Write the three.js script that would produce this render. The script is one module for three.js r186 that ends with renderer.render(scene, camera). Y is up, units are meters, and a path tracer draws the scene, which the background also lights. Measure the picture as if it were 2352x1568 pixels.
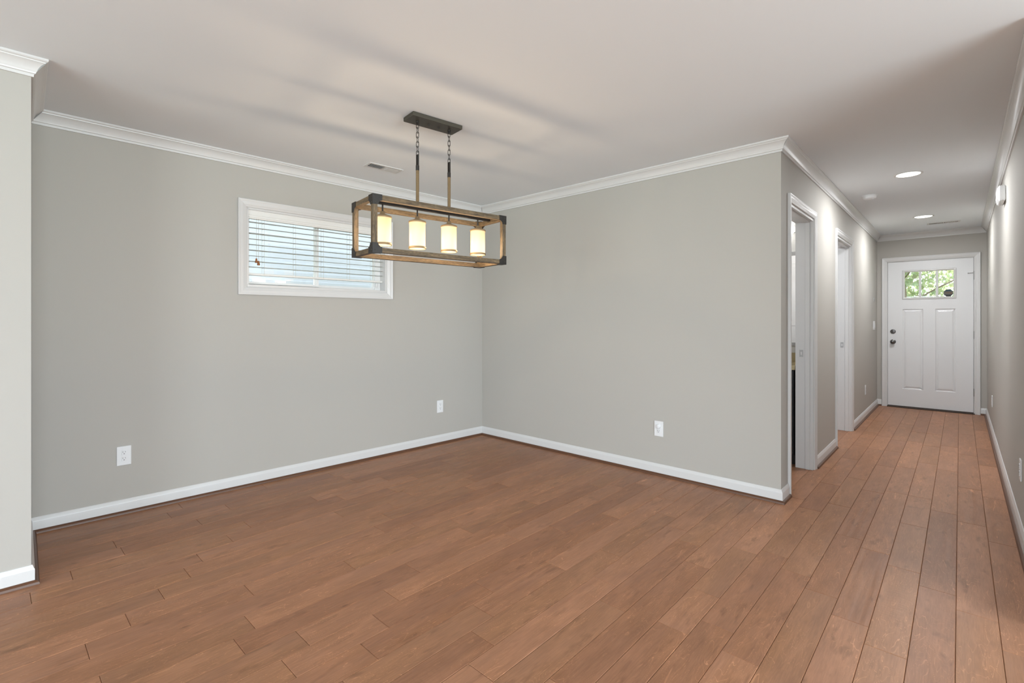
import * as THREE from 'three';
import { mergeGeometries, toCreasedNormals } from 'three/addons/utils/BufferGeometryUtils.js';
import { RoundedBoxGeometry } from 'three/addons/geometries/RoundedBoxGeometry.js';
import { RectAreaLightUniformsLib } from 'three/addons/lights/RectAreaLightUniformsLib.js';

// ------------------------------------------------------------------ camera, sky, sun, daylight, exposure
RectAreaLightUniformsLib.init();
const scene = new THREE.Scene();
const EYE = 1.2276;
const camera = new THREE.PerspectiveCamera(2 * Math.atan(784 / 1115.98) * 180 / Math.PI, 2352 / 1568, 0.05, 200);
camera.position.set(0, EYE, 0);
camera.rotation.y = 0.745;
camera.setViewOffset(2352, 1568, 0, 784 - 734.95, 2352, 1568);
scene.background = new THREE.Color(0.86, 0.93, 1.0);
scene.backgroundIntensity = 3.7;
const sun = new THREE.DirectionalLight(0xfff4e2, 24);
sun.position.set(-22, 33, -4);
sun.castShadow = true;
Object.assign(sun.shadow.camera, { left: -30, right: 30, top: 30, bottom: -30, near: 1, far: 90 });
sun.shadow.mapSize.set(2048, 2048);
scene.add(sun);
// daylight entering by the glazed openings of the living room behind the camera
function daylight(w, h, pos, look, power) {
  const l = new THREE.RectAreaLight(new THREE.Color(0.79, 0.915, 1.0), power, w, h);
  l.position.set(...pos); l.lookAt(...look); scene.add(l);
}
daylight(2.5, 2.0, [-1.75, 1.08, 4.95], [-1.75, 1.08, 0], 9);
daylight(2.5, 1.5, [2.0, 1.35, 4.95], [2.0, 1.35, 0], 17);
daylight(3.4, 1.5, [4.15, 1.35, -0.75], [0, 1.35, -0.75], 20);
const renderer = new THREE.WebGLRenderer();
renderer.toneMapping = THREE.LinearToneMapping;
renderer.toneMappingExposure = 0.93;
renderer.shadowMap.enabled = true;

// ------------------------------------------------------------------ helpers
function rng(seed) { let a = seed >>> 0; return () => { a = (a + 0x6D2B79F5) | 0; let t = Math.imul(a ^ (a >>> 15), 1 | a); t = (t + Math.imul(t ^ (t >>> 7), 61 | t)) ^ t; return ((t ^ (t >>> 14)) >>> 0) / 4294967296; }; }
const used = {};
function numbered(n) { const k = used[n] = (used[n] ?? -1) + 1; return k ? `${n}_${String(k).padStart(3, '0')}` : n; }
function mesh(name, geo, mat, parent) {
  const m = new THREE.Mesh(Array.isArray(geo) ? mergeGeometries(geo.map(g => g.index ? g.toNonIndexed() : g)) : geo, mat);
  m.name = parent ? name : numbered(name); m.castShadow = m.receiveShadow = true;
  (parent ?? scene).add(m); return m;
}
function thing(name, label, category, pos = [0, 0, 0], turn = 0, group) {
  const g = new THREE.Group(); g.name = numbered(name); g.position.set(...pos); g.rotation.y = turn;
  g.userData = { label, category }; if (group) g.userData.group = group; scene.add(g); return g;
}
function tag(o, label, category, group) { Object.assign(o.userData, { label, category }); if (group) o.userData.group = group; return o; }
function structure(o, name, label, category) { o.name = name; o.userData = { kind: 'structure', label, category }; return o; }
function structGroup(name, label, category, pos = [0, 0, 0], turn = 0) {
  const g = new THREE.Group(); g.position.set(...pos); g.rotation.y = turn; scene.add(g); return structure(g, name, label, category);
}
const P = (g, x, y, z) => { g.translate(x, y, z); return g; };
function box(x0, x1, y0, y1, z0, z1) { return P(new THREE.BoxGeometry(x1 - x0, y1 - y0, z1 - z0), (x0 + x1) / 2, (y0 + y1) / 2, (z0 + z1) / 2); }
function rbox(x0, x1, y0, y1, z0, z1, r = 0.002, seg = 2) {
  const w = x1 - x0, h = y1 - y0, d = z1 - z0;
  return P(new RoundedBoxGeometry(w, h, d, seg, Math.min(r, w / 2.01, h / 2.01, d / 2.01)), (x0 + x1) / 2, (y0 + y1) / 2, (z0 + z1) / 2);
}
function cyl(r0, r1, h, seg = 24) { return new THREE.CylinderGeometry(r0, r1, h, seg); }
// extruded plate in the xy plane with holes, front face at z = z1
function plate(outer, holes, z0, z1, bevel = 0) {
  const s = new THREE.Shape(outer.map(p => new THREE.Vector2(...p)));
  for (const h of holes) s.holes.push(new THREE.Path(h.map(p => new THREE.Vector2(...p))));
  const g = new THREE.ExtrudeGeometry(s, bevel ? { depth: z1 - z0 - 2 * bevel, bevelEnabled: true, bevelThickness: bevel, bevelSize: bevel, bevelOffset: -bevel, bevelSegments: 2 } : { depth: z1 - z0, bevelEnabled: false });
  return P(g, 0, 0, z0 + (bevel || 0));
}
const rect = (x0, x1, y0, y1) => [[x0, y0], [x1, y0], [x1, y1], [x0, y1]];
// a profile [[offset to the right of the path, height]] swept along a 2D path with mitred corners; returns one geometry for each segment
function sweep(path, profile, axes = 'xz', closed = false, loop = true) {
  const n = path.length, segs = closed ? n : n - 1, dir = [], out = [];
  for (let i = 0; i < segs; i++) { const a = path[i], b = path[(i + 1) % n], l = Math.hypot(b[0] - a[0], b[1] - a[1]); dir.push([(b[0] - a[0]) / l, (b[1] - a[1]) / l]); }
  const right = axes === 'xz' ? d => [-d[1], d[0]] : d => [d[1], -d[0]];
  const off = i => {
    const a = closed ? dir[(i + segs - 1) % segs] : dir[i - 1], b = closed ? dir[i % segs] : dir[i];
    if (!a) return right(b); if (!b) return right(a);
    const p = right(a), q = right(b), k = 1 + p[0] * q[0] + p[1] * q[1]; return [(p[0] + q[0]) / k, (p[1] + q[1]) / k];
  };
  const at = (i, [d, h]) => { const o = off(i), p = path[i % n], u = p[0] + o[0] * d, v = p[1] + o[1] * d; return axes === 'xz' ? [u, h, v] : [u, v, h]; };
  const m = profile.length;
  for (let i = 0; i < segs; i++) {
    const pos = [], j = closed ? (i + 1) % n : i + 1;
    const quad = (a, b, c, d) => pos.push(...a, ...b, ...c, ...a, ...c, ...d);
    for (let k = 0; k < (loop ? m : m - 1); k++) { const k2 = (k + 1) % m; quad(at(i, profile[k]), at(j, profile[k]), at(j, profile[k2]), at(i, profile[k2])); }
    for (const e of [i, j]) { const c = at(e, profile[0]); for (let k = 1; k < m - 1; k++) { const t = [c, at(e, profile[k]), at(e, profile[k + 1])]; if (e === i) t.reverse(); pos.push(...t.flat()); } }
    let g = new THREE.BufferGeometry(); g.setAttribute('position', new THREE.Float32BufferAttribute(pos, 3));
    g = toCreasedNormals(g, 0.6); g.setAttribute('uv', new THREE.Float32BufferAttribute(new Float32Array(pos.length / 3 * 2), 2));
    out.push(g);
  }
  return out;
}
function tube(points, r, seg = 24, rad = 8, closed = false) { return new THREE.TubeGeometry(new THREE.CatmullRomCurve3(points.map(p => new THREE.Vector3(...p)), closed), seg, r, rad, closed); }
function lathe(pts, seg = 32) { return new THREE.LatheGeometry(pts.map(p => new THREE.Vector2(...p)), seg); }

// value noise for the computed textures (wraps at period px, py)
function makeNoise(seed) {
  const r = rng(seed), T = new Float32Array(65536); for (let i = 0; i < 65536; i++) T[i] = r();
  return (x, y, px, py) => {
    const xi = Math.floor(x), yi = Math.floor(y), fx = x - xi, fy = y - yi, sx = fx * fx * (3 - 2 * fx), sy = fy * fy * (3 - 2 * fy);
    const w = (i, p) => ((i % p) + p) % p, x0 = w(xi, px), x1 = w(xi + 1, px), y0 = w(yi, py), y1 = w(yi + 1, py);
    const h = (a, b) => T[(a * 251 + b * 7919) & 65535];
    return (h(x0, y0) * (1 - sx) + h(x1, y0) * sx) * (1 - sy) + (h(x0, y1) * (1 - sx) + h(x1, y1) * sx) * sy;
  };
}
function dataTexture(w, h, data, srgb) {
  const t = new THREE.DataTexture(data, w, h, THREE.RGBAFormat); t.wrapS = t.wrapT = THREE.RepeatWrapping; t.magFilter = THREE.LinearFilter; t.minFilter = THREE.LinearMipmapLinearFilter; t.generateMipmaps = true;
  if (srgb) t.colorSpace = THREE.SRGBColorSpace; t.needsUpdate = true; return t;
}

// ------------------------------------------------------------------ materials
const std = (c, roughness, o = {}) => new THREE.MeshStandardMaterial({ color: Array.isArray(c) ? new THREE.Color().setRGB(...c) : c, roughness, ...o });
const M = {
  wall: std([0.447, 0.427, 0.393], 0.75), ceiling: std([0.79, 0.825, 0.86], 0.9), trim: std([0.65, 0.645, 0.64], 0.32),
  whiteRoom: std([0.82, 0.82, 0.81], 0.8), door: std([0.74, 0.745, 0.755], 0.4), plastic: std([0.76, 0.765, 0.775], 0.35),
  vinyl: std([0.80, 0.80, 0.80], 0.35), blind: std([0.80, 0.795, 0.77], 0.4), cord: std([0.42, 0.36, 0.26], 0.9), tassel: std([0.30, 0.115, 0.035], 0.5),
  dark: std([0.02, 0.02, 0.02], 0.6), slot: std([0.05, 0.05, 0.05], 0.7), nickel: std([0.16, 0.155, 0.155], 0.3, { metalness: 0.9 }), steel: std([0.45, 0.45, 0.45], 0.35, { metalness: 0.9 }),
  bronze: std([0.018, 0.014, 0.011], 0.5, { metalness: 0.1 }), bronzeLight: std([0.075, 0.066, 0.050], 0.5, { metalness: 0.4 }), brass: std([0.30, 0.21, 0.115], 0.5, { metalness: 0.3 }),
  shoe: std([0.105, 0.042, 0.018], 0.4), threshold: std([0.035, 0.018, 0.010], 0.5), cabinet: std([0.012, 0.012, 0.013], 0.35),
  glass: new THREE.MeshPhysicalMaterial({ color: 0xffffff, transmission: 1, roughness: 0.02, thickness: 0, ior: 1.5 }),
  mirror: std([0.9, 0.9, 0.9], 0.02, { metalness: 1 }), canLens: std([0.9, 0.9, 0.9], 0.5, { emissive: new THREE.Color(1, 0.97, 0.92), emissiveIntensity: 5 }),
  vanityGlow: std([0.9, 0.9, 0.9], 0.5, { emissive: new THREE.Color(1, 0.97, 0.92), emissiveIntensity: 4 }),
  brick: std([0.28, 0.16, 0.12], 0.9), concrete: std([0.42, 0.41, 0.39], 0.9), grass: std([0.10, 0.17, 0.045], 0.95), bark: std([0.16, 0.12, 0.09], 0.95),
  roof: std([0.10, 0.10, 0.10], 0.9), siding: std([0.55, 0.60, 0.64], 0.6), sidingTrim: std([0.85, 0.85, 0.85], 0.5),
};

// wood floor: stained maple, a colour map and a relief map, 3.2 m along the grain by 1.6 m across
const TW = 2048, TH = 1024, TU = 3.2, TV = 1.6;
const woodMaps = (() => {
  const n = makeNoise(11), n2 = makeNoise(29), n3 = makeNoise(47), col = new Uint8Array(TW * TH * 4), rel = new Uint8Array(TW * TH * 4);
  const fbm = (f, x, y, px, py) => f(x, y, px, py) * 0.55 + f(x * 2, y * 2, px * 2, py * 2) * 0.28 + f(x * 4, y * 4, px * 4, py * 4) * 0.17;
  for (let j = 0; j < TH; j++) for (let i = 0; i < TW; i++) {
    const u = i / TW, v = j / TH;
    const warp = fbm(n2, u * 12, v * 24, 12, 24);
    const field = fbm(n, u * 8 + warp * 0.9, v * 32 + warp * 1.2, 8, 32);
    const zone = fbm(n3, u * 10, v * 16, 10, 16);
    const ring = Math.abs((field * 13) % 1 - 0.5) * 2;                       // cathedral figure
    const line = Math.max(0, 1 - (1 - ring) / 0.10) * Math.max(0, Math.min(1, (zone - 0.36) * 5));
    const fibre = n2(u * 64, v * 512, 64, 512) * 0.6 + n(u * 150, v * 1000, 150, 1000) * 0.4;
    const cloud = fbm(n2, u * 22 + 3, v * 40 + 9, 22, 40), blot = Math.max(0, fbm(n3, u * 34, v * 64, 34, 64) - 0.60) * Math.max(0, Math.min(1, (cloud - 0.45) * 6));
    const fleck = n3(u * 700, v * 420, 700, 420) > 0.9975 && zone > 0.5 ? 0.35 : 0;
    const tone = 0.90 + (cloud - 0.5) * 0.15 + (fibre - 0.5) * 0.11 + line * 0.22 * (0.4 + n(u * 60, v * 120, 60, 120)) - blot * 0.55 + fleck;
    const k = (j * TW + i) * 4, warm = (zone - 0.5) * 10;
    col[k] = Math.max(0, Math.min(255, 186 * tone + 4)); col[k + 1] = Math.max(0, Math.min(255, 141 * tone - warm * 0.3)); col[k + 2] = Math.max(0, Math.min(255, 113 * tone - warm)); col[k + 3] = 255;
    const ripple = n(u * 5 + warp * 0.4, v * 76, 5, 76) * 0.75 + n2(u * 9, v * 170, 9, 170) * 0.12;
    const chatter = Math.max(0, n3(u * 7, v * 20, 7, 20) - 0.62) * n2(u * 420, v * 60, 420, 60) * 0.8;
    const r = 255 * Math.max(0, Math.min(1, ripple + chatter + (fibre - 0.5) * 0.04));
    rel[k] = rel[k + 1] = rel[k + 2] = r; rel[k + 3] = 255;
  }
  return { map: dataTexture(TW, TH, col, true), bumpMap: dataTexture(TW, TH, rel, false) };
})();
const floorTones = [[1, 1, 1], [0.93, 0.92, 0.91], [0.86, 0.84, 0.83], [1.06, 1.06, 1.06], [0.97, 0.98, 0.95], [0.90, 0.91, 0.89]];
const floorMats = [];
for (const t of floorTones) for (const bs of [0.0005, 0.0016]) floorMats.push(new THREE.MeshPhysicalMaterial({ ...woodMaps, specularIntensity: 0.38, color: new THREE.Color().setRGB(t[0] * 0.82, t[1] * 0.775, t[2] * 0.70), roughness: 0.38, bumpScale: bs }));

// ------------------------------------------------------------------ plan of the rooms
const A = 0.0435, LT = Math.PI / 2 - Math.atan(A);                 // the dining side stands 2.5 degrees off the hall
const H = 2.44, XC = -0.8848, XR = 0.2557, ZB = -3.626, ZD = -8.748, XL = -3.7827, TW2 = 0.126;
const fromLeft = (lx, lz = 0) => [XL + Math.cos(LT) * lx + Math.sin(LT) * lz, ZB - Math.sin(LT) * lx + Math.cos(LT) * lz];
const stubIn = fromLeft(-3.457), stubOut = [-3.180, -0.145];
const livLeft = [stubOut[0] - Math.cos(LT) * 5.4, stubOut[1] + Math.sin(LT) * 5.4];
const NZ = -2.82, RX = 4.2, RZ = 5.0;                               // living room: nook wall, right wall, rear wall

function wall(name, label, pos, turn, outer, holes, thick, mat = M.wall) {
  const m = mesh(name, plate(outer, holes, -thick, 0), mat); m.position.set(...pos); m.rotation.y = turn; return structure(m, name, label, 'wall');
}
const WIN = { x0: -2.314, x1: -1.157, y0: 1.478, y1: 2.062 };
wall('wall_left', 'light grey painted dining wall with the small high window', [XL, 0, ZB], LT, rect(-3.52, 0.16, 0, H), [rect(WIN.x0, WIN.x1, WIN.y0, WIN.y1)], 0.15);
wall('wall_back', 'light grey painted wall at the end of the dining area', [0, 0, ZB], 0, rect(-3.80, XC, 0, H), [], 0.125);
const O1 = { z0: -3.865, z1: -4.602 }, O2 = { z0: -5.615, z1: -6.490 }, OH = 2.052;
const hz = z => -z;                                                // on the hall wall local x runs along -z
wall('wall_hall_left', 'light grey hallway wall with two white cased doorways', [XC, 0, 0], Math.PI / 2,
  [[3.751, 0], [hz(O1.z0), 0], [hz(O1.z0), OH], [hz(O1.z1), OH], [hz(O1.z1), 0], [hz(O2.z0), 0], [hz(O2.z0), OH], [hz(O2.z1), OH], [hz(O2.z1), 0], [8.90, 0], [8.90, H], [3.751, H]], [], TW2);
wall('wall_right', 'light grey painted wall running along the right of the hallway', [XR, 0, 0], -Math.PI / 2, rect(ZD - 0.15, NZ, 0, H), [], 0.125);
const DX0 = -0.763, DX1 = 0.131, DH = 2.049;
wall('wall_front', 'light grey end wall of the hallway around the front door', [0, 0, ZD], 0, [[XC, 0], [DX0 - 0.02, 0], [DX0 - 0.02, DH + 0.018], [DX1 + 0.02, DH + 0.018], [DX1 + 0.02, 0], [XR, 0], [XR, H], [XC, H]], [], 0.15);
wall('wall_living_left', 'light grey painted wall standing forward of the dining wall', [stubOut[0], 0, stubOut[1]], LT, rect(-5.4, 0, 0, H), [], 0.745);
wall('wall_rear', 'grey living room wall with the glazed patio opening, behind the camera', [0, 0, RZ], Math.PI, rect(-RX - 0.15, 4.4, 0, H), [rect(0.5, 3.0, 0.05, 2.1), rect(-3.25, -0.75, 0.6, 2.1)], 0.15);
wall('wall_living_right', 'grey living room wall with wide windows', [RX, 0, 0], -Math.PI / 2, rect(NZ - 0.15, RZ, 0, H), [rect(-2.45, 0.95, 0.6, 2.1)], 0.15);
wall('wall_living_near', 'grey living room wall beside the hallway', [0, 0, NZ], 0, rect(XR + 0.125, RX, 0, H), [], 0.125);
// rooms behind the two doorways
wall('wall_powder_rear', 'white powder room wall behind the vanity', [0, 0, -5.12], 0, rect(-2.6, XC - TW2, 0, H), [], 0.12, M.whiteRoom);
wall('wall_powder_left', 'white side wall of the powder room', [-2.6, 0, 0], Math.PI / 2, rect(3.751, 8.9, 0, H), [], 0.12, M.whiteRoom);
wall('wall_powder_near', 'white powder room wall behind the open door', [0, 0, -3.752], Math.PI, rect(-XC + TW2 - 0.001, 2.6, 0, H), [], 0.004, M.whiteRoom);
wall('wall_closet_rear', 'white end wall of the room behind the second doorway', [0, 0, -7.2], 0, rect(-2.6, XC - TW2, 0, H), [], 0.12, M.whiteRoom);
structure(mesh('ceiling', box(-4.6, 4.5, H, H + 0.2, -9.0, 5.3), M.ceiling), 'ceiling', 'flat white painted ceiling', 'ceiling');

// ------------------------------------------------------------------ floor, plank by plank
const floorG = structGroup('floor', 'hand-scraped reddish brown hardwood plank floor', 'floor');
mesh('subfloor', box(-4.6, 4.5, -0.2, -0.0135, -8.9, 5.3), M.threshold, floorG);
const PW = 0.128, PX = 0.051;
const joints = [[0.051, -2.794], [0.057, -4.031], [0.175, -3.778], [0.165, -2.57], [-0.075, -2.932], [-0.068, -4.154], [-0.062, -5.327], [-0.202, -3.072], [-0.2, -2.263], [-0.326, -2.396], [-0.318, -3.207], [-0.315, -4.396],
  [-0.447, -3.319], [-0.446, -2.549], [-0.44, -5.765], [-0.575, -2.669], [-0.586, -1.861], [-0.604, -3.838], [-0.695, -2.81], [-0.708, -1.99], [-0.702, -3.631], [-0.819, -2.198], [-0.817, -3.792], [-0.946, -2.422], [-1.071, -2.631],
  [-1.078, -1.829], [-1.172, -2.767], [-1.197, -1.974], [-1.23, -1.171], [-1.306, -2.905], [-1.354, -1.302], [-1.474, -1.426], [-1.519, -3.165], [-1.624, -0.966], [-1.63, -1.556], [-1.749, -1.095], [-1.871, -1.229], [-1.889, -0.831],
  [-1.993, -1.436], [-2.022, -0.649], [-2.079, -1.903], [-2.154, -0.73], [-2.248, -1.239], [-2.431, -0.257], [-2.508, -1.571], [-2.552, -0.397], [-2.619, -1.706], [-2.677, -0.536], [-2.726, -1.832], [-2.802, -0.666], [-3.055, -0.933],
  [-3.066, -0.137], [-3.168, -1.068], [-3.193, -0.282], [-3.428, -0.883], [-3.54, -1.081], [-3.855, -0.748]];
function plankGeo(x0, x1, z0, z1, r, drop) {
  const t = 0.0135, c = 0.0018, e = 0.0004, y = -drop; x0 += e; x1 -= e; z0 += e; z1 -= e;
  const top = [[x0 + c, z0 + c], [x1 - c, z0 + c], [x1 - c, z1 - c], [x0 + c, z1 - c]], rim = [[x0, z0], [x1, z0], [x1, z1], [x0, z1]];
  const pos = [], uv = [], du = r() * TU, dv = r() * TV, fl = r() < 0.5 ? -1 : 1;
  const put = (p, yy) => { pos.push(p[0], yy, p[1]); uv.push((p[1] * fl + du) / TU, (p[0] + dv) / TV); };
  const quad = (a, ya, b, yb, cc, yc, d, yd) => { put(a, ya); put(b, yb); put(cc, yc); put(a, ya); put(cc, yc); put(d, yd); };
  quad(top[0], y, top[3], y, top[2], y, top[1], y);
  for (let k = 0; k < 4; k++) { const l = (k + 1) % 4; quad(top[k], y, top[l], y, rim[l], y - c, rim[k], y - c); quad(rim[k], y - c, rim[l], y - c, rim[l], -t, rim[k], -t); }
  const g = new THREE.BufferGeometry(); g.setAttribute('position', new THREE.Float32BufferAttribute(pos, 3)); g.setAttribute('uv', new THREE.Float32BufferAttribute(uv, 2)); g.computeVertexNormals(); return g;
}
{
  const r = rng(5), rest = [];
  for (let k = -34; k <= 32; k++) {
    const xc = PX - PW * k, x0 = xc - PW / 2, x1 = Math.min(xc + PW / 2, RX);
    if (x1 < -4.0) continue;
    const inHall = x1 > XC - 0.02 && x0 < XR, inPowder = x1 <= XC - 0.02 && x1 > -1.45;
    const zEnd = x0 >= XR ? NZ : inHall ? ZD : inPowder ? -7.2 : ZB - 0.01;
    const known = joints.filter(j => Math.round((PX - j[0]) / PW) === k).map(j => j[1]);
    const cuts = known.filter(z => z > zEnd + 0.12 && z < 0.9);
    // fill the stretches between the joints one can see with boards of ordinary length
    const all = [RZ, ...cuts.sort((a, b) => b - a), zEnd], ends = [RZ];
    for (let i = 0; i < all.length - 1; i++) {
      let z = all[i]; const stop = all[i + 1];
      while (z - stop > 1.32) { z -= 0.5 + 0.72 * r(); if (z - stop < 0.3) break; ends.push(z); }
      ends.push(stop);
    }
    for (let i = 0; i < ends.length - 1; i++) {
      const z1 = ends[i], z0 = ends[i + 1]; if (z1 - z0 < 0.02) continue;
      const g = plankGeo(x0, x1, z0, z1, r, r() * 0.0006), mi = Math.floor(r() * floorTones.length) * 2 + (r() < 0.45 ? 1 : 0);
      const seen = z0 < 0.1 && x0 < XR && x1 > -3.98;
      if (seen) mesh('plank', g, floorMats[mi], floorG); else rest.push(g);
    }
  }
  mesh('far_planks', rest, floorMats[0], floorG).userData.kind = 'stuff';
}

// ------------------------------------------------------------------ crown moulding, baseboards, shoe moulding
const crown = [[0, 2.359], [0.0085, 2.359], [0.0095, 2.3715], [0.0155, 2.3745], [0.0165, 2.3795], [0.0175, 2.3815], [0.0205, 2.391], [0.0265, 2.4025], [0.0345, 2.4125], [0.0435, 2.4195], [0.0475, 2.4215], [0.0485, 2.4255], [0.0545, 2.4275], [0.058, 2.4315], [0.058, H], [0, H]];
const baseP = [[0, 0], [0.0125, 0], [0.0125, 0.066], [0.0118, 0.0705], [0.0085, 0.0765], [0.0068, 0.0835], [0.004, 0.089], [0, 0.089]];
const shoeP = [[0.0125, 0], ...Array.from({ length: 7 }, (_, i) => { const a = i / 6 * Math.PI / 2; return [0.0125 + 0.0165 * Math.cos(a), 0.019 * Math.sin(a)]; })];
const pathAll = [livLeft, stubOut, stubIn, [XL, ZB], [XC, ZB], [XC, ZD], [XR, ZD], [XR, NZ]];
const crownNames = ['the forward living room wall', 'the short return beside the dining wall', 'the dining window wall', 'the dining back wall', 'the hallway doorway wall', 'the front door', 'the right hallway wall'];
sweep(pathAll, crown).forEach((g, i) => structure(mesh('trim', g, M.trim), `trim_${i + 1}`, `white stepped crown moulding along ${crownNames[i]}`, 'moulding'));
function baseRun(path, names, labels) {
  const b = sweep(path, baseP), s = sweep(path, shoeP);
  b.forEach((g, i) => { const m = structure(mesh('baseboard', g, M.trim), `baseboard_${names[i]}`, labels[i], 'baseboard'); const q = mesh('shoe_moulding', s[i], M.shoe, m); q.userData.label = 'brown stained quarter-round shoe moulding'; });
}
baseRun([livLeft, stubOut, stubIn, [XL, ZB], [XC, ZB], [XC, -3.800]], ['living_left', 'return', 'left', 'back', 'corner'],
  ['white baseboard along the forward living room wall', 'white baseboard on the short wall return beside the dining wall', 'white baseboard under the dining window', 'white baseboard along the dining back wall', 'short white baseboard between the wall corner and the first doorway']);
baseRun([[XC, -4.664], [XC, -5.550]], ['hall_middle'], ['white baseboard between the two hallway doorways']);
baseRun([[XC, -6.553], [XC, ZD], [DX0 - 0.067, ZD]], ['hall_left', 'door_left'], ['white baseboard from the second doorway to the front door', 'stub of white baseboard at the knob side of the front door']);
baseRun([[DX1 + 0.065, ZD], [XR, ZD], [XR, NZ]], ['door_right', 'right'], ['stub of white baseboard at the hinge side of the front door', 'white baseboard along the right hallway wall']);

// ------------------------------------------------------------------ casings and doors
const casingP = [[0, 0], [0, 0.009], [0.004, 0.0115], [0.014, 0.012], [0.018, 0.0145], [0.034, 0.0165], [0.044, 0.0165], [0.047, 0.0185], [0.055, 0.0185], [0.058, 0.016], [0.058, 0]];
function doorway(n, z0, z1, label, stopLabel) {
  const g = structGroup(`trim_${n}`, label, 'doorway', [XC, 0, 0], Math.PI / 2), a = -z0, b = -z1, h = OH;
  const side = [[a - 0.005, 0], [a - 0.005, h + 0.005], [b + 0.005, h + 0.005], [b + 0.005, 0]];
  // the path turns clockwise, so the profile is laid to its left
  const left = casingP.map(([d, t]) => [-d, t]);
  sweep(side, left, 'xy').forEach((q, i) => mesh(i === 1 ? 'head_casing' : 'side_casing', q, M.trim, g));
  mesh('jamb', box(a - 0.004, a + 0.012, 0, h, -TW2 - 0.001, 0.001), M.trim, g); mesh('jamb', box(b - 0.012, b + 0.004, 0, h, -TW2 - 0.001, 0.001), M.trim, g);
  mesh('head_jamb', box(a + 0.012, b - 0.012, h - 0.015, h + 0.004, -TW2 - 0.001, 0.001), M.trim, g);
  const st = 0.034;
  mesh('door_stop', rbox(b - 0.023, b - 0.012, 0, h - 0.015, -0.055, -0.055 + st, 0.002), M.trim, g); mesh('door_stop', rbox(a + 0.012, a + 0.023, 0, h - 0.015, -0.055, -0.055 + st, 0.002), M.trim, g);
  mesh('door_stop', rbox(a + 0.023, b - 0.023, h - 0.026, h - 0.015, -0.055, -0.055 + st, 0.002), M.trim, g);
  const sp = mesh('strike_plate', plate(rect(-0.014, 0.014, -0.029, 0.029), [rect(-0.006, 0.007, -0.013, 0.013)], 0, 0.0015), M.steel, g);
  sp.position.set(b - 0.0125, 0.952, -0.084); sp.rotation.y = -Math.PI / 2; sp.userData.label = 'small metal strike plate';
  return g;
}
doorway(8, O1.z0, O1.z1, 'white cased doorway to the powder room, by the wall corner');
doorway(9, O2.z0, O2.z1, 'white cased doorway farther along the hallway');
function slabDoor(n, w, label, pos, turn) {
  const g = structGroup(`door_${n}`, label, 'door', pos, turn), hole = [rect(0.11, w - 0.11, 0.25, 0.95), rect(0.11, w - 0.11, 1.12, 1.88)];
  mesh('slab', [box(0, w, 0.01, 2.03, -0.012, 0.012), plate(rect(0, w, 0.01, 2.03), hole, 0.012, 0.0175), plate(rect(0, w, 0.01, 2.03), hole, -0.0175, -0.012)], M.door, g);
  for (const h of hole) mesh('panel', rbox(h[0][0] + 0.04, h[1][0] - 0.04, h[0][1] + 0.04, h[2][1] - 0.04, -0.0165, 0.0165, 0.004), M.door, g);
  mesh('knob', [P(lathe([[0, 0.06], [0.018, 0.058], [0.027, 0.045], [0.022, 0.03], [0.011, 0.022], [0.011, 0.008], [0.031, 0.006], [0.031, 0]]).rotateX(Math.PI / 2), w - 0.07, 0.94, 0.0175)], M.nickel, g);
  return g;
}
slabDoor(2, 0.70, 'white two-panel door standing open inside the powder room', [XC - TW2 - 0.01, 0, O1.z0 + 0.0], Math.PI);
slabDoor(3, 0.84, 'white two-panel door standing open behind the second doorway', [XC - TW2 - 0.01, 0, O2.z0 + 0.0], Math.PI);

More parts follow.
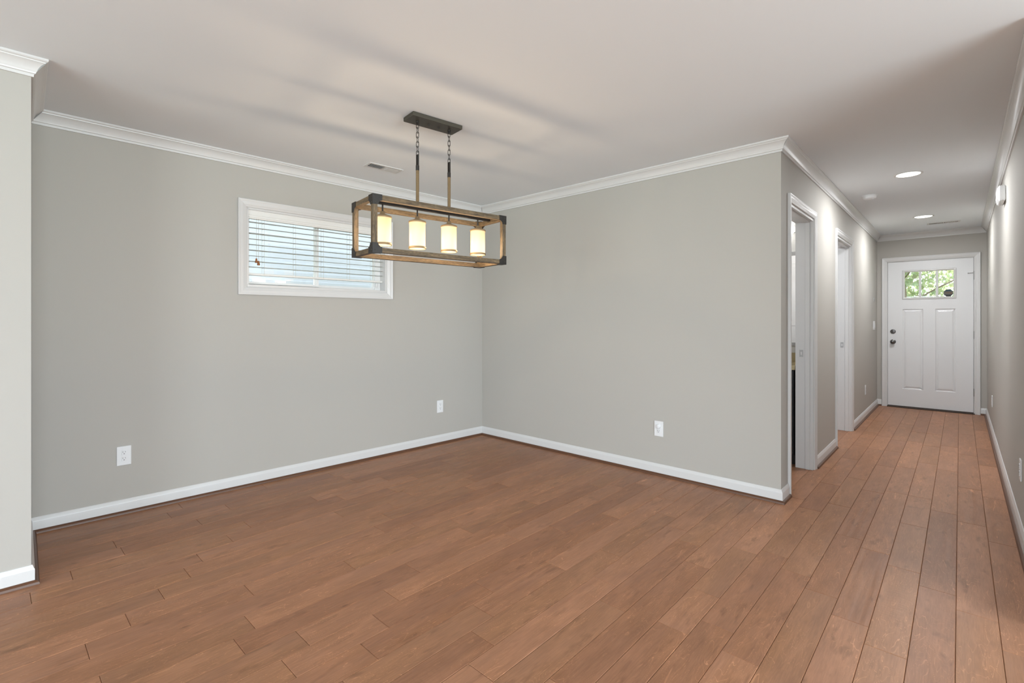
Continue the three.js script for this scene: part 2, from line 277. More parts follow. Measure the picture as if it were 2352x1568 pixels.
// front door
{
  const g = structGroup('door_1', 'white front door with a three-pane window over two long panels', 'door', [0, 0, ZD]);
  const x0 = DX0, x1 = DX1, lite = { x0: -0.60, x1: -0.037, y0: 1.518, y1: 1.925 };
  const pn = [[-0.602, -0.366, 0.258, 1.387], [-0.256, -0.036, 0.258, 1.387]];
  const liteHole = rect(lite.x0 + 0.012, lite.x1 - 0.012, lite.y0 + 0.012, lite.y1 - 0.012);
  const slab = mesh('slab', [plate(rect(x0 + 0.003, x1 - 0.003, 0.022, DH - 0.003), [liteHole], -0.046, -0.012), plate(rect(x0 + 0.003, x1 - 0.003, 0.022, DH - 0.003), [liteHole, ...pn.map(p => rect(...p))], -0.012, -0.003)], M.door, g);
  for (const p of pn) {
    const cove = [[0, -0.003], [0.006, -0.003], [0.010, -0.006], [0.018, -0.0115], [0.024, -0.0115], [0.034, -0.0055], [0.046, -0.004], [0.046, -0.02], [0, -0.02]];
    const q = mesh('panel', [...sweep(rect(p[0], p[1], p[2], p[3]), cove.map(([d, t]) => [-d, t]), 'xy', true), box(p[0] + 0.045, p[1] - 0.045, p[2] + 0.045, p[3] - 0.045, -0.02, -0.004)], M.door, g);
    q.userData.label = 'embossed long door panel';
  }
  const lf = [[0, -0.004], [0, 0.004], [0.006, 0.007], [0.014, 0.007], [0.022, 0.001], [0.028, -0.004], [0.028, -0.03], [0.012, -0.03]];
  mesh('lite_frame', sweep(rect(lite.x0, lite.x1, lite.y0, lite.y1), lf.map(([d, t]) => [-d, t]), 'xy', true), M.trim, g);
  for (const x of [-0.407, -0.231]) mesh('muntin', rbox(x - 0.0135, x + 0.0135, lite.y0 + 0.02, lite.y1 - 0.02, -0.03, -0.004, 0.004), M.trim, g);
  for (const [a, b] of [[-0.574, -0.419], [-0.395, -0.243], [-0.219, -0.063]]) mesh('pane', box(a - 0.004, b + 0.004, lite.y0 + 0.022, lite.y1 - 0.022, -0.026, -0.022), M.glass, g);
  // security sticker
  const cv = document.createElement('canvas'); cv.width = 256; cv.height = 256; const c = cv.getContext('2d');
  c.fillStyle = '#0b2f3f'; c.fillRect(0, 0, 256, 90); c.fillStyle = '#55544f'; c.fillRect(0, 74, 256, 108); c.fillStyle = '#030405'; c.fillRect(0, 182, 256, 74);
  c.fillStyle = '#5e3a16'; c.font = 'bold 96px sans-serif'; c.textAlign = 'center'; c.textBaseline = 'middle'; c.fillText('ring', 140, 118);
  const ct = new THREE.CanvasTexture(cv); ct.colorSpace = THREE.SRGBColorSpace;
  const oct = new THREE.Shape(Array.from({ length: 8 }, (_, i) => new THREE.Vector2(0.052 * Math.cos(Math.PI / 8 + i * Math.PI / 4) , 0.0515 * Math.sin(Math.PI / 8 + i * Math.PI / 4))));
  const og = new THREE.ShapeGeometry(oct); const up = og.attributes.position, uu = og.attributes.uv; for (let i = 0; i < up.count; i++) uu.setXY(i, up.getX(i) / 0.1 + 0.5, up.getY(i) / 0.1 + 0.5);
  const st = mesh('sticker', og, std(0xffffff, 0.4, { map: ct, side: THREE.DoubleSide }), g); st.position.set(-0.1165, 1.593, -0.0205); st.userData.label = 'dark octagonal security sticker on the pane';
  // hardware
  const rosette = lathe([[0, 0.012], [0.026, 0.011], [0.031, 0.006], [0.032, 0]]).rotateX(Math.PI / 2);
  const kn = mesh('knob', P(lathe([[0, 0.062], [0.010, 0.062], [0.012, 0.057], [0.022, 0.055], [0.028, 0.045], [0.024, 0.032], [0.012, 0.024], [0.012, 0.010], [0.030, 0.008], [0.033, 0]]).rotateX(Math.PI / 2), -0.702, 0.921, -0.003), M.nickel, g); kn.userData.label = 'round dark nickel door knob';
  const db = mesh('deadbolt', P(rosette, -0.702, 1.066, -0.003), M.nickel, g); mesh('thumb_turn', rbox(-0.7065, -0.6975, 1.050, 1.082, 0.008, 0.026, 0.003), M.nickel, db);
  for (const y of [1.807, 1.034, 0.284]) { const hg = mesh('hinge', P(cyl(0.0065, 0.0065, 0.1, 12), x1 + 0.001, y, 0.006), M.steel, g); mesh('leaf', box(x1 - 0.001, x1 + 0.016, y - 0.05, y + 0.05, -0.004, 0.001), M.steel, hg); }
  const ps = mesh('hinge_stop', [P(cyl(0.004, 0.004, 0.05, 10).rotateZ(Math.PI / 2), x1 - 0.028, 1.846, 0.010), P(cyl(0.007, 0.007, 0.010, 12), x1 + 0.001, 1.862, 0.006), P(cyl(0.007, 0.007, 0.01, 12).rotateZ(Math.PI / 2), x1 - 0.054, 1.846, 0.010)], M.steel, g); ps.userData.label = 'hinge-pin door stop';
  // jamb, casing, threshold
  mesh('jamb', box(x0 - 0.020, x0, 0, DH + 0.018, -0.15, 0), M.trim, g); mesh('jamb', box(x1, x1 + 0.020, 0, DH + 0.018, -0.15, 0), M.trim, g); mesh('head_jamb', box(x0, x1, DH, DH + 0.018, -0.15, 0), M.trim, g);
  mesh('weatherstrip', [box(x0, x0 + 0.02, 0.02, DH, -0.062, -0.048), box(x1 - 0.02, x1, 0.02, DH, -0.062, -0.048), box(x0, x1, DH - 0.02, DH, -0.062, -0.048)], M.slot, g);
  const path = [[x0 - 0.007, 0], [x0 - 0.007, DH + 0.006], [x1 + 0.006, DH + 0.006], [x1 + 0.006, 0]];
  sweep(path, casingP.map(([d, t]) => [-d, t]), 'xy').forEach((q, i) => mesh(i === 1 ? 'head_casing' : 'side_casing', q, M.trim, g));
  const th = mesh('threshold', [rbox(x0, x1, 0, 0.02, -0.15, 0.0, 0.004), rbox(x0 - 0.005, x1 + 0.01, -0.002, 0.012, 0.0, 0.04, 0.005)], M.threshold, g); th.userData.label = 'dark brown door threshold';
}

// ------------------------------------------------------------------ dining window and blind
{
  const g = structGroup('window_1', 'small high white-framed sliding window in the dining wall', 'window', [XL, 0, ZB], LT), { x0, x1, y0, y1 } = WIN;
  sweep(rect(x0 - 0.004, x1 + 0.004, y0 - 0.004, y1 + 0.004).reverse(), casingP.map(([d, t]) => [-d, t]), 'xy', true).forEach(q => mesh('casing', q, M.trim, g));
  mesh('jamb', [box(x0 - 0.004, x0 + 0.012, y0, y1, -0.15, 0.001), box(x1 - 0.012, x1 + 0.004, y0, y1, -0.15, 0.001)], M.trim, g);
  mesh('head', box(x0, x1, y1 - 0.012, y1 + 0.004, -0.15, 0.001), M.trim, g); mesh('stool', rbox(x0, x1, y0 - 0.004, y0 + 0.016, -0.15, 0.004, 0.003), M.trim, g);
  const a = x0 + 0.012, b = x1 - 0.012, s0 = y0 + 0.016, s1 = y1 - 0.012, mid = -1.752;
  mesh('frame', plate(rect(a, b, s0, s1), [rect(a + 0.02, b - 0.05, s0 + 0.012, s1 - 0.03)], -0.145, -0.09), M.vinyl, g);
  for (const [p, q, z] of [[a + 0.012, mid + 0.014, -0.112], [mid - 0.014, b - 0.042, -0.132]]) {
    const s = mesh('sash', plate(rect(p, q, s0 + 0.006, s1 - 0.022), [rect(p + 0.018, q - 0.018, s0 + 0.028, s1 - 0.05)], z, z + 0.022), M.vinyl, g);
    mesh('pane', box(p + 0.016, q - 0.016, s0 + 0.025, s1 - 0.046, z + 0.009, z + 0.012), M.glass, s);
  }
}
{
  const { x0, x1, y1 } = WIN, a = x0 + 0.017, b = x1 - 0.017;
  const g = thing('window_blind', 'white horizontal slat blind hanging in the dining window', 'blind', [XL, 0, ZB], LT);
  mesh('valance', [rbox(a - 0.003, b + 0.003, 1.986, y1 - 0.010, -0.030, -0.012, 0.003), rbox(a - 0.001, b + 0.001, 1.996, 2.004, -0.014, -0.008, 0.002), rbox(a - 0.001, b + 0.001, 2.012, 2.018, -0.014, -0.009, 0.002)], M.blind, g);
  mesh('headrail', box(a, b, 2.004, y1 - 0.014, -0.084, -0.032), M.blind, g);
  const slat = (() => { const n = 6, w = 0.05, s = new THREE.Shape(); for (let i = 0; i <= n; i++) { const t = i / n - 0.5; s.lineTo(t * w, 0.0022 * (1 - 4 * t * t)); if (!i) s.moveTo(t * w, 0); } for (let i = n; i >= 0; i--) { const t = i / n - 0.5; s.lineTo(t * w, 0.0022 * (1 - 4 * t * t) + 0.0026); } const e = new THREE.ExtrudeGeometry(s, { depth: b - a, bevelEnabled: false }); e.rotateY(Math.PI / 2); return e; })();
  for (let i = 0; i < 9; i++) { const m = mesh('slat', slat, M.blind, g); m.position.set(a, 1.9665 - i * 0.0424, -0.058); m.rotation.x = 0.04 + 0.05 * Math.sin(i * 2.3); }
  mesh('bottom_rail', rbox(a, b, 1.566, 1.582, -0.083, -0.033, 0.004), M.blind, g);
  for (const x of [-2.184, -1.949, -1.722, -1.492, -1.269]) {
    const geos = [-0.0325, -0.0835].map(z => box(x - 0.0006, x + 0.0006, 1.575, 2.004, z - 0.0006, z + 0.0006));
    for (let i = 0; i < 9; i++) geos.push(box(x - 0.0006, x + 0.0006, 1.9645 - i * 0.0424, 1.9655 - i * 0.0424, -0.0835, -0.0325));
    mesh('ladder_cord', geos, M.cord, g);
  }
  for (const [x, y] of [[-2.246, 1.690], [-2.231, 1.673]]) {
    const cd = mesh('pull_cord', box(x - 0.0008, x + 0.0008, y, 1.99, -0.0106, -0.009), M.cord, g);
    const t = mesh('tassel', P(lathe([[0, 0.002], [0.005, 0], [0.0065, -0.006], [0.0062, -0.010], [0.0095, -0.022], [0.0105, -0.029], [0.008, -0.032], [0, -0.033]], 16), x, y, -0.0098), M.tassel, cd); t.userData.label = 'brown wooden cord tassel';
  }
  mesh('hold_down', [rbox(b - 0.058, b - 0.048, 1.530, 1.560, -0.055, -0.045, 0.002), rbox(b - 0.036, b - 0.028, 1.515, 1.560, -0.05, -0.042, 0.002)], M.vinyl, g);
}
// living room windows, behind the camera
function bigWindow(n, label, pos, turn, w, h, cols) {
  const g = structGroup(`window_${n}`, label, 'window', pos, turn);
  mesh('frame', plate(rect(0, w, 0, h), Array.from({ length: cols }, (_, i) => rect(w * i / cols + 0.04, w * (i + 1) / cols - 0.04, 0.05, h - 0.05)), -0.09, -0.03), M.vinyl, g);
  for (let i = 0; i < cols; i++) mesh('pane', box(w * i / cols + 0.035, w * (i + 1) / cols - 0.035, 0.045, h - 0.045, -0.063, -0.057), M.glass, g);
}
bigWindow(2, 'glazed white patio door of the living room', [-0.5, 0.05, RZ], Math.PI, 2.5, 2.05, 2);
bigWindow(3, 'wide white living room window beside the patio door', [3.25, 0.6, RZ], Math.PI, 2.5, 1.5, 3);
bigWindow(4, 'wide white living room window in the side wall', [RX, 0.6, -2.45], -Math.PI / 2, 3.4, 1.5, 4);

// ------------------------------------------------------------------ linear chandelier
{
  const L = 0.900, W = 0.288, y0 = 1.589, y1 = 1.897, B = 0.027;
  const wood = (() => {
    const n = makeNoise(77), w = 256, h = 64, d = new Uint8Array(w * h * 4);
    for (let j = 0; j < h; j++) for (let i = 0; i < w; i++) { const v = 0.82 + 0.36 * (n(i / w * 6, j / h * 24, 6, 24) - 0.5) + 0.3 * (n(i / w * 40, j / h * 60, 40, 60) - 0.5), k = (j * w + i) * 4; d[k] = Math.min(255, 121 * v); d[k + 1] = Math.min(255, 101 * v); d[k + 2] = Math.min(255, 74 * v); d[k + 3] = 255; }
    return std(0xffffff, 0.65, { map: dataTexture(w, h, d, true) });
  })();
  const g = thing('chandelier', 'rectangular wood-framed linear chandelier with four lit glass cylinders', 'chandelier', [-2.365, 0, -1.857], -0.1412);
  const bar = (x0, x1, ya, yb, z0, z1, name) => {
    const q = rbox(x0, x1, ya, yb, z0, z1, 0.0015, 1); const p = q.attributes.position, u = q.attributes.uv, long = z1 - z0 > 0.2 ? 2 : x1 - x0 > 0.2 ? 0 : 1;
    for (let i = 0; i < p.count; i++) { const c = [p.getX(i), p.getY(i), p.getZ(i)], o = [0, 1, 2].filter(k => k !== long); u.setXY(i, c[long] * 2.2, (c[o[0]] + c[o[1]]) * 6); }
    return mesh(name, q, wood, g);
  };
  const hx = W / 2, hl = L / 2;
  for (const [ya, yb] of [[y0, y0 + B], [y1 - B, y1]]) {
    for (const s of [-1, 1]) { const x = s * (hx - B / 2); bar(x - B / 2, x + B / 2, ya, yb, -hl + 0.002, hl - 0.002, 'long_rail'); }
    for (const s of [-1, 1]) { const z = s * (hl - B / 2); bar(-hx + B, hx - B, ya, yb, z - B / 2, z + B / 2, 'end_rail'); }
  }
  for (const sx of [-1, 1]) for (const sz of [-1, 1]) { const x = sx * (hx - B / 2), z = sz * (hl - B / 2); bar(x - B / 2, x + B / 2, y0 + B, y1 - B, z - B / 2, z + B / 2, 'post'); }
  // iron corner brackets: three chamfered plates each, with rivets
  const poly = [[-0.0025, -0.0025], [0.052, -0.0025], [0.052, 0.029], [0.043, 0.031], [0.031, 0.043], [0.029, 0.052], [-0.0025, 0.052]];
  for (const sx of [-1, 1]) for (const sy of [0, 1]) for (const sz of [-1, 1]) {
    const pl = plate(poly, [], -0.0028, 0.0002), a = pl.clone(), b2 = pl.clone().rotateY(-Math.PI / 2).scale(1, 1, 1), c2 = pl.clone().rotateX(Math.PI / 2);
    b2.scale(1, 1, 1);
    const geo = mergeGeometries([a, b2, c2].map(q => q.index ? q.toNonIndexed() : q)), p = geo.attributes.position;
    // b2 lies in the zy plane, c2 in the xz plane, all touching the corner at the origin, bodies towards +x +y +z
    for (let i = 0; i < p.count; i++) { const x = Math.abs(p.getX(i)) < 0.0031 ? -Math.abs(p.getX(i)) : p.getX(i), y = p.getY(i), z = p.getZ(i); p.setXYZ(i, (sx > 0 ? hx - x : -hx + x), sy ? y1 - (Math.abs(y) < 0.0031 ? -Math.abs(y) : y) : y0 + (Math.abs(y) < 0.0031 ? -Math.abs(y) : y), (sz > 0 ? hl - z : -hl + z)); }
    geo.computeVertexNormals();
    const br = mesh('corner_bracket', geo, M.bronze, g); br.userData.label = 'dark iron corner bracket';
    const rv = [];
    for (const [u, v] of [[0.012, 0.014], [0.043, 0.014], [0.014, 0.043]]) {
      const X = q => sx * (hx - q), Y = q => sy ? y1 - q : y0 + q, Z = q => sz * (hl - q);
      rv.push(P(new THREE.SphereGeometry(0.0028, 8, 6), X(u), Y(v), sz * (hl + 0.003)), P(new THREE.SphereGeometry(0.0028, 8, 6), sx * (hx + 0.003), Y(v), Z(u)));
    }
    for (const q of rv) mesh('rivet', q, M.bronzeLight, br);
  }
  // lamp bar with four stems and shades
  mesh('lamp_bar', rbox(-0.011, 0.011, 1.884, 1.900, -0.425, 0.425, 0.002), M.bronze, g);
  const shadeMat = new THREE.MeshPhysicalMaterial({ color: new THREE.Color(0.74, 0.58, 0.38), roughness: 0.9, transmission: 0.25, thickness: 0, emissive: new THREE.Color(1, 0.62, 0.28), emissiveIntensity: 0.06, side: THREE.DoubleSide });
  for (const z of [0.33, 0.11, -0.11, -0.33]) {
    mesh('stem', P(cyl(0.0045, 0.0045, 0.055, 12), 0, 1.861, z), M.bronze, g);
    const sh = mesh('shade', P(new THREE.CylinderGeometry(0.0475, 0.0475, 0.152, 40, 8, true), 0, 1.734, z), shadeMat, g); sh.userData.label = 'lit frosted glass cylinder shade';
    mesh('shade_cap', P(lathe([[0, 0.038], [0.012, 0.038], [0.014, 0.026], [0.030, 0.018], [0.047, 0.012], [0.0515, 0.009], [0.0515, 0], [0.0495, 0], [0.0495, 0.007], [0, 0.012]]), 0, 1.806, z), M.brass, sh);
    mesh('shade_ring', P(lathe([[0.0480, 0], [0.0515, 0], [0.0525, 0.004], [0.0525, 0.010], [0.0505, 0.012], [0.048, 0.012], [0.048, 0]]), 0, 1.653, z), M.brass, sh);
    const pl = new THREE.PointLight(new THREE.Color(1, 0.76, 0.50), 0.20); pl.position.set(0, 1.690, z); pl.castShadow = true; g.add(pl);
    const bulb = mesh('bulb', P(lathe([[0, 0], [0.016, 0.004], [0.028, 0.022], [0.0285, 0.036], [0.020, 0.058], [0.013, 0.072], [0.013, 0.09], [0, 0.09]], 20), 0, 1.678, z), std([0.9, 0.9, 0.9], 0.5, { emissive: new THREE.Color(1, 0.82, 0.55), emissiveIntensity: 3 }), sh);
  }
  // rods wrapped in rope, links, chains, canopy
  for (const z of [0.109, -0.111]) {
    const coils = 34, pts = []; for (let i = 0; i <= coils * 4; i++) { const t = i / (coils * 4); pts.push([0.0082 + 0.0022 * Math.abs(Math.sin(i / 4 * Math.PI)), 1.897 + t * 0.226]); }
    const rp = mesh('rope_wrap', P(lathe(pts, 14), 0, 0, z), std([0.20, 0.135, 0.070], 0.95), g); rp.userData.label = 'rod wrapped in jute rope';
    mesh('rod', P(cyl(0.005, 0.005, 0.24, 10), 0, 2.005, z), M.bronze, g);
    mesh('swivel', [P(cyl(0.0105, 0.0105, 0.03, 14), 0, 2.134, z), plate(rect(-0.011, 0.011, 2.146, 2.214), [rect(-0.0055, 0.0055, 2.152, 2.207)], -0.004, 0.004).translate(0, 0, z)], M.bronze, g);
    const n = 7, step = (2.402 - 2.205) / n;
    for (let i = 0; i < n; i++) {
      const s = new THREE.CurvePath(), r = 0.0075, h = 0.011; const pts3 = [];
      for (let k = 0; k < 20; k++) { const a = k / 20 * 2 * Math.PI; pts3.push([r * Math.cos(a), (Math.sin(a) > 0 ? h : -h) + r * Math.sin(a), 0]); }
      const l = mesh('chain_link', tube(pts3, 0.0017, 32, 6, true), M.bronze, g); l.position.set(0, 2.205 + (i + 0.5) * step, z); l.rotation.y = 0.6 + (i % 2) * Math.PI / 2;
    }
    mesh('loop', [P(cyl(0.009, 0.009, 0.012, 16), 0, 2.410, z), P(new THREE.TorusGeometry(0.007, 0.002, 6, 16), 0, 2.402, z)], M.bronze, g);
  }
  const cp = mesh('canopy', rbox(-0.062, 0.062, 2.415, 2.4395, -0.170, 0.170, 0.003), M.bronzeLight, g); cp.userData.label = 'flat rectangular bronze ceiling canopy';
  for (const z of [0.035, -0.035]) mesh('canopy_screw', P(cyl(0.005, 0.004, 0.012, 12), 0, 2.410, z), M.bronze, g);
}

// ------------------------------------------------------------------ outlets, switch, sensor
function outlet(label, pos, turn, capped, group) {
  const g = thing('wall_outlet', label, 'outlet', pos, turn, group);
  const pl = mesh('cover_plate', rbox(-0.037, 0.037, -0.0605, 0.0605, 0, 0.0065, 0.003), M.plastic, g);
  for (const [y, cap] of [[0.0195, capped], [-0.0195, false]]) {
    if (cap) { mesh('plug_cover', P(lathe([[0, 0.016], [0.012, 0.015], [0.0165, 0.011], [0.0175, 0.005], [0.0175, 0]]).rotateX(Math.PI / 2), 0, y, 0.0065), M.plastic, g).userData.label = 'round plug cover'; continue; }
    const s = new THREE.Shape(); s.absarc(0, 0, 0.0172, -0.72, 0.72, false); s.absarc(0, 0, 0.0172, Math.PI - 0.72, Math.PI + 0.72, false);
    const f = mesh('socket', P(new THREE.ExtrudeGeometry(s, { depth: 0.0028, bevelEnabled: true, bevelThickness: 0.0006, bevelSize: 0.0006, bevelSegments: 1 }).rotateZ(Math.PI / 2), 0, y, 0.006), M.plastic, g);
    mesh('slots', [box(-0.0075, -0.0053, y + 0.001, y + 0.0095, 0.0085, 0.0099), box(0.0053, 0.0073, y + 0.002, y + 0.0085, 0.0085, 0.0099), P(cyl(0.0026, 0.0026, 0.0014, 12).rotateX(Math.PI / 2), 0, y - 0.0065, 0.0092)], M.slot, f);
  }
  return g;
}
const onLeft = (lx, y) => { const p = fromLeft(lx); return [p[0], y, p[1]]; };
outlet('white duplex outlet low on the dining wall left of the window', onLeft(-3.03, 0.366), LT);
outlet('white duplex outlet low on the dining wall beside the inner corner', onLeft(-0.558, 0.370), LT);
outlet('white outlet with a round plug cover, low on the back wall', [-1.757, 0.367, ZB], 0, true);
outlet('white outlet low on the hallway wall between second doorway and front door', [XC, 0.345, -7.556], Math.PI / 2);
outlet('white outlet low on the right hallway wall close to the front door', [XR, 0.36, -7.302], -Math.PI / 2);
outlet('white outlet low on the right wall across from the powder room doorway', [XR, 0.378, -3.985], -Math.PI / 2);
{
  const g = thing('light_switch', 'white triple switch plate on the hallway wall by the front door', 'switch', [XC, 1.154, -8.40], Math.PI / 2);
  mesh('cover_plate', rbox(-0.082, 0.082, -0.0605, 0.0605, 0, 0.0065, 0.003), M.plastic, g);
  for (const x of [-0.046, 0, 0.046]) mesh('rocker', rbox(x - 0.0165, x + 0.0165, -0.033, 0.033, 0.004, 0.0105, 0.002), M.plastic, g);
  const s = thing('wall_sensor', 'tiny grey wall sensor above the triple switch', 'sensor', [XC, 1.511, -8.354], Math.PI / 2);
  mesh('body', rbox(-0.02, 0.02, -0.028, 0.028, 0, 0.012, 0.003), std([0.36, 0.36, 0.35], 0.5), s); mesh('lens', rbox(-0.01, 0.01, -0.02, 0.004, 0.011, 0.0145, 0.002), M.nickel, s);
}
{
  const g = thing('door_chime', 'white ridged chime box high on the right hallway wall', 'chime', [XR, 2.192, -5.335], -Math.PI / 2);
  mesh('cover', rbox(-0.115, 0.115, -0.058, 0.058, 0, 0.043, 0.012, 3), M.plastic, g);
  mesh('face', rbox(-0.085, 0.085, -0.046, 0.046, 0.04, 0.048, 0.004), M.plastic, g);
  for (let i = 0; i < 4; i++) mesh('ridge', rbox(-0.1155, 0.1155, -0.0595, 0.0595, 0.008 + i * 0.008, 0.0115 + i * 0.008, 0.0017), M.plastic, g);
}

// ------------------------------------------------------------------ ceiling fittings
for (const [x, z, lab] of [[-0.317, -5.203, 'lit round recessed ceiling light over the hallway near the powder room doorway'], [-0.316, -7.445, 'lit round recessed ceiling light over the hallway near the front door']]) {
  const g = thing('recessed_light', lab, 'ceiling light', [x, H, z]);
  mesh('trim_ring', lathe([[0.076, 0.02], [0.079, -0.003], [0.090, -0.006], [0.096, -0.003], [0.097, 0]], 40), M.trim, g);
  mesh('lens', P(cyl(0.078, 0.078, 0.003, 40), 0, -0.0015, 0), M.canLens, g).userData.label = 'glowing white lens';
  const l = new THREE.RectAreaLight(new THREE.Color(0.97, 0.985, 1.0), 410, 0.135, 0.135); l.position.set(0, -0.008, 0); l.rotation.x = -Math.PI / 2; g.add(l);
}
{
  const g = thing('smoke_detector', 'round white smoke detector on the hallway ceiling', 'smoke detector', [-0.649, H, -5.838]);
  mesh('base', P(cyl(0.062, 0.062, 0.010, 36), 0, -0.005, 0), M.plastic, g);
  mesh('cover', lathe([[0, -0.042], [0.026, -0.041], [0.030, -0.037], [0.046, -0.034], [0.054, -0.026], [0.057, -0.010], [0.057, -0.006]], 36), M.plastic, g);
  mesh('test_button', P(cyl(0.009, 0.009, 0.004, 16), 0.03, -0.039, 0.01), M.plastic, g);
}
function vent(label, pos, turn, w, d, rows) {
  const g = thing('ceiling_vent', label, 'vent', pos, turn);
  mesh('duct', box(-w / 2 + 0.02, w / 2 - 0.02, -0.0015, -0.0005, -d / 2 + 0.02, d / 2 - 0.02), M.slot, g);
  const f = plate(rect(-w / 2, w / 2, -d / 2, d / 2), [rect(-w / 2 + 0.022, w / 2 - 0.022, -d / 2 + 0.022, d / 2 - 0.022)], 0, 0.005, 0.0012); f.rotateX(Math.PI / 2);
  mesh('frame', f, M.trim, g); mesh('center_bar', box(-0.005, 0.005, -0.006, -0.001, -d / 2 + 0.02, d / 2 - 0.02), M.trim, g);
  for (let i = 0; i < rows; i++) {
    const x = -w / 2 + 0.026 + (i + 0.5) * (w - 0.052) / rows; if (Math.abs(x) < 0.009) continue;
    const s = mesh('louver', new THREE.BoxGeometry(0.0012, 0.011, d - 0.046), M.trim, g); s.position.set(x, -0.0062, 0); s.rotation.z = x < 0 ? -0.75 : 0.75;
  }
}
vent('white ceiling register above the dining window', [-3.372, H, -2.148], Math.PI / 2 - 0.08, 0.29, 0.118, 22);
vent('white ceiling register in front of the front door', [-0.152, H, -8.063], 0.06, 0.31, 0.115, 22);

// ------------------------------------------------------------------ powder room
{
  const g = thing('vanity', 'black vanity cabinet with tan granite top inside the powder room', 'vanity', [-1.42, 0, -5.115]);
  mesh('cabinet', [box(-0.39, 0.39, 0.09, 0.81, 0, 0.50), box(-0.39, 0.39, 0, 0.09, 0, 0.44)], M.cabinet, g);
  for (const x of [-0.195, 0.195]) {
    const fr = (x0, x1, y0, y1, n) => { const d = mesh(n, [plate(rect(x0, x1, y0, y1), [rect(x0 + 0.05, x1 - 0.05, y0 + 0.045, y1 - 0.045)], 0.50, 0.518, 0.002), rbox(x0 + 0.065, x1 - 0.065, y0 + 0.06, y1 - 0.06, 0.50, 0.514, 0.004)], M.cabinet, g); return d; };
    fr(x - 0.188, x + 0.188, 0.655, 0.80, 'drawer'); const d = fr(x - 0.188, x + 0.188, 0.105, 0.64, 'door');
    mesh('knob', P(new THREE.SphereGeometry(0.013, 14, 10), x + (x < 0 ? 0.16 : -0.16), 0.57, 0.536), M.steel, d);
  }
  const n = makeNoise(91), w = 256, d = new Uint8Array(w * w * 4);
  for (let j = 0; j < w; j++) for (let i = 0; i < w; i++) { const v = 0.5 * n(i / 6, j / 6, 42, 42) + 0.5 * n(i / 2.2, j / 2.2, 116, 116), k = (j * w + i) * 4, q = v > 0.7 ? 0.35 : v < 0.3 ? 0.62 : 1; d[k] = 196 * q; d[k + 1] = 178 * q; d[k + 2] = 138 * q; d[k + 3] = 255; }
  const t = dataTexture(w, w, d, true); t.repeat.set(4, 4);
  const granite = std(0xffffff, 0.2, { map: t });
  mesh('countertop', rbox(-0.405, 0.405, 0.81, 0.848, 0, 0.53, 0.004), granite, g).userData.label = 'speckled tan granite top';
  mesh('backsplash', rbox(-0.405, 0.405, 0.848, 0.925, 0, 0.02, 0.003), granite, g);
  const m = thing('wall_mirror', 'tall mirror with thin grey frame above the black vanity', 'mirror', [-1.42, 0.985, -5.12]);
  mesh('frame', plate(rect(-0.37, 0.40, 0, 0.88), [rect(-0.335, 0.365, 0.035, 0.845)], 0, 0.022, 0.003), M.steel, m); mesh('glass', box(-0.34, 0.37, 0.03, 0.85, 0.002, 0.008), M.mirror, m);
  const l = thing('vanity_light', 'lit bar light over the powder room mirror', 'wall light', [-1.42, 2.07, -5.12]);
  mesh('back_plate', rbox(-0.3, 0.3, -0.03, 0.03, 0, 0.03, 0.004), M.steel, l); mesh('diffuser', rbox(-0.29, 0.29, -0.045, 0.045, 0.04, 0.1, 0.015, 3), M.vanityGlow, l);
  const ra = new THREE.RectAreaLight(new THREE.Color(1, 0.97, 0.92), 65, 0.56, 0.085); ra.position.set(0, 0, 0.105); ra.rotation.y = Math.PI; l.add(ra);
}

{
  const g = thing('dome_light', 'lit flush dome light in the room behind the second doorway', 'ceiling light', [-1.75, H, -6.2]);
  mesh('base_plate', P(cyl(0.15, 0.15, 0.02, 32), 0, -0.01, 0), M.trim, g);
  mesh('dome', lathe([[0, -0.085], [0.06, -0.08], [0.11, -0.06], [0.14, -0.02]], 24), M.vanityGlow, g);
  const l = new THREE.PointLight(new THREE.Color(0.97, 0.985, 1.0), 2.2); l.position.set(0, -0.12, 0); l.castShadow = true; l.shadow.radius = 3; g.add(l);
}

// ------------------------------------------------------------------ outside: ground, porch, neighbour, trees
structure(mesh('ground', box(-60, 60, -0.6, -0.35, -60, 40), M.grass), 'ground', 'lawn around the house', 'ground');
{
  const p = structGroup('porch', 'concrete front porch under a white roof', 'porch', [0, 0, -8.9]);
  mesh('porch_slab', box(-2.0, 1.5, -0.35, -0.03, -1.7, 0), M.concrete, p); mesh('porch_roof', box(-2.2, 1.7, 2.62, 2.8, -1.8, 0), M.sidingTrim, p);
  for (const x of [-1.85, 1.35]) mesh('porch_post', box(x - 0.07, x + 0.07, -0.03, 2.62, -1.65, -1.51), M.sidingTrim, p);
}
{
  const g = thing('neighbor_house', 'pale blue lap-sided house wall seen through the dining window', 'house', [-7.0, 0, -5.2], Math.PI / 2);
  mesh('wall', box(-8, 8, -0.4, 6.0, -0.3, -0.02), M.siding, g);
  for (let i = 0; i < 50; i++) { const b = mesh('siding_board', box(-8, 8, 0, 0.135, -0.01, 0.01), M.siding, g); b.position.set(0, -0.35 + i * 0.125, -0.006); b.rotation.x = 0.10; }
  for (const [x, w, lab] of [[-2.70, 0.14, 'white utility box'], [-2.42, 0.12, 'white utility box']]) mesh('utility_box', rbox(x - w / 2, x + w / 2, 1.42, 1.77, 0.0, 0.1, 0.006), M.sidingTrim, g).userData.label = lab;
}
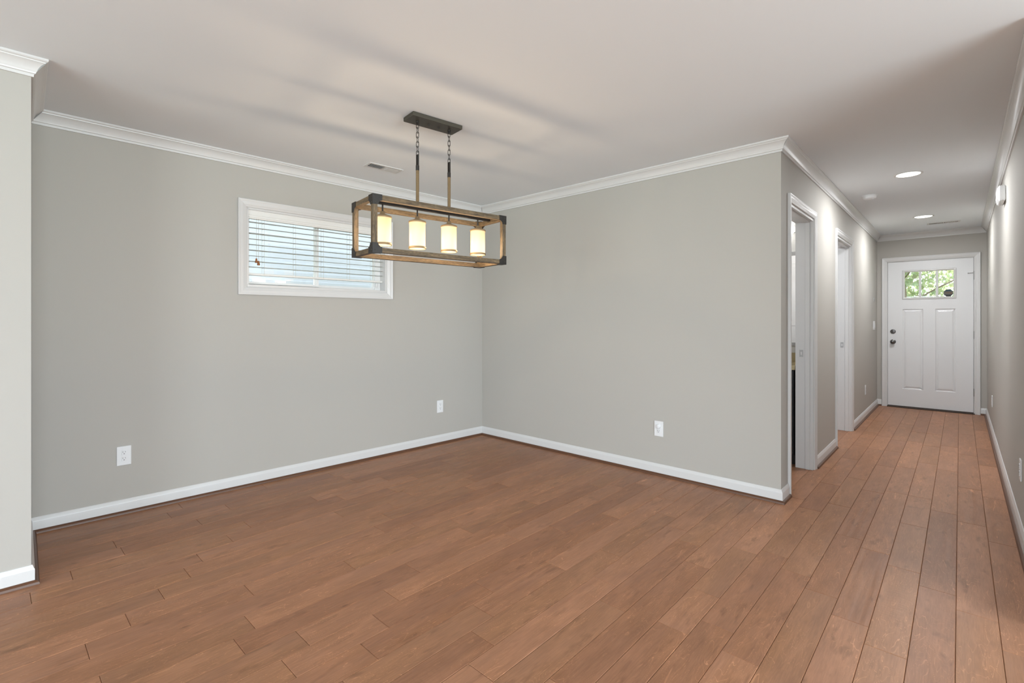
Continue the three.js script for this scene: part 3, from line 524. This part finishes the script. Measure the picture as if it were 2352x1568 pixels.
{
  const r = rng(404);
  const leaf = new THREE.BufferGeometry(); leaf.setAttribute('position', new THREE.Float32BufferAttribute([0, 0, 0, 0.5, 0.5, 0.08, 0, 1, 0, -0.5, 0.5, 0.08], 3)); leaf.setIndex([0, 1, 2, 0, 2, 3]); leaf.computeVertexNormals();
  const leafMat = new THREE.MeshPhysicalMaterial({ color: new THREE.Color(0.40, 0.49, 0.33), roughness: 0.8, transmission: 0.45, thickness: 0, side: THREE.DoubleSide });
  const spots = [[-1.2, -15.5, 5.5, 1.9, 'slim leafy tree outside the front door, next to the porch'], [-3.4, -19, 8, 3.0, 'broad leafy tree beyond the porch'], [0.6, -22, 9, 3.2, 'tall leafy tree straight out from the front door'], [-6.5, -24, 9, 3.6, 'leafy tree at the far edge of the lawn'], [3.8, -27, 10, 4, 'large leafy tree farthest from the porch'], [-2.2, -29, 10, 4.5, 'wide leafy tree behind the broad one']];
  spots.forEach(([x, z, h, rad, label], t) => {
    const g = thing('tree', label, 'tree', [x, -0.36, z], 0, null);
    mesh('trunk', tube([[0, 0, 0], [0.1, h * 0.3, 0.05], [-0.05, h * 0.6, 0], [0.08, h * 0.85, 0.1]], 0.11 + 0.012 * h, 12, 8), M.bark, g);
    for (let i = 0; i < 5; i++) { const a = r() * 6.28, y = h * (0.2 + 0.12 * i); mesh('branch', tube([[0.05, y, 0.03], [Math.cos(a) * rad * 0.4, y + 0.5, Math.sin(a) * rad * 0.4], [Math.cos(a) * rad * 0.8, y + 0.9, Math.sin(a) * rad * 0.8]], 0.018, 8, 6), M.bark, g); }
    const n = 8000, im = new THREE.InstancedMesh(leaf, leafMat, n), d = new THREE.Object3D(), c = new THREE.Color(), clumps = Array.from({ length: 26 }, () => { const a = r() * 6.283, q = Math.sqrt(r()); return [Math.cos(a) * q * rad, h * (0.14 + 0.86 * r()), Math.sin(a) * q * rad]; });
    for (let i = 0; i < n; i++) { const k = clumps[i % 26], s = rad * 0.42; d.position.set(k[0] + (r() + r() - 1) * s, k[1] + (r() + r() - 1) * s * 0.8, k[2] + (r() + r() - 1) * s); d.rotation.set(r() * 6, r() * 6, r() * 6); d.scale.setScalar(0.08 + 0.08 * r()); d.updateMatrix(); im.setMatrixAt(i, d.matrix); const q = 0.7 + 0.6 * r(); im.setColorAt(i, c.setRGB(q * (0.9 + 0.3 * r()), q, q * 0.9)); }
    im.name = 'foliage'; im.userData.kind = 'stuff'; im.castShadow = im.receiveShadow = true; g.add(im);
  });
}
renderer.render(scene, camera);
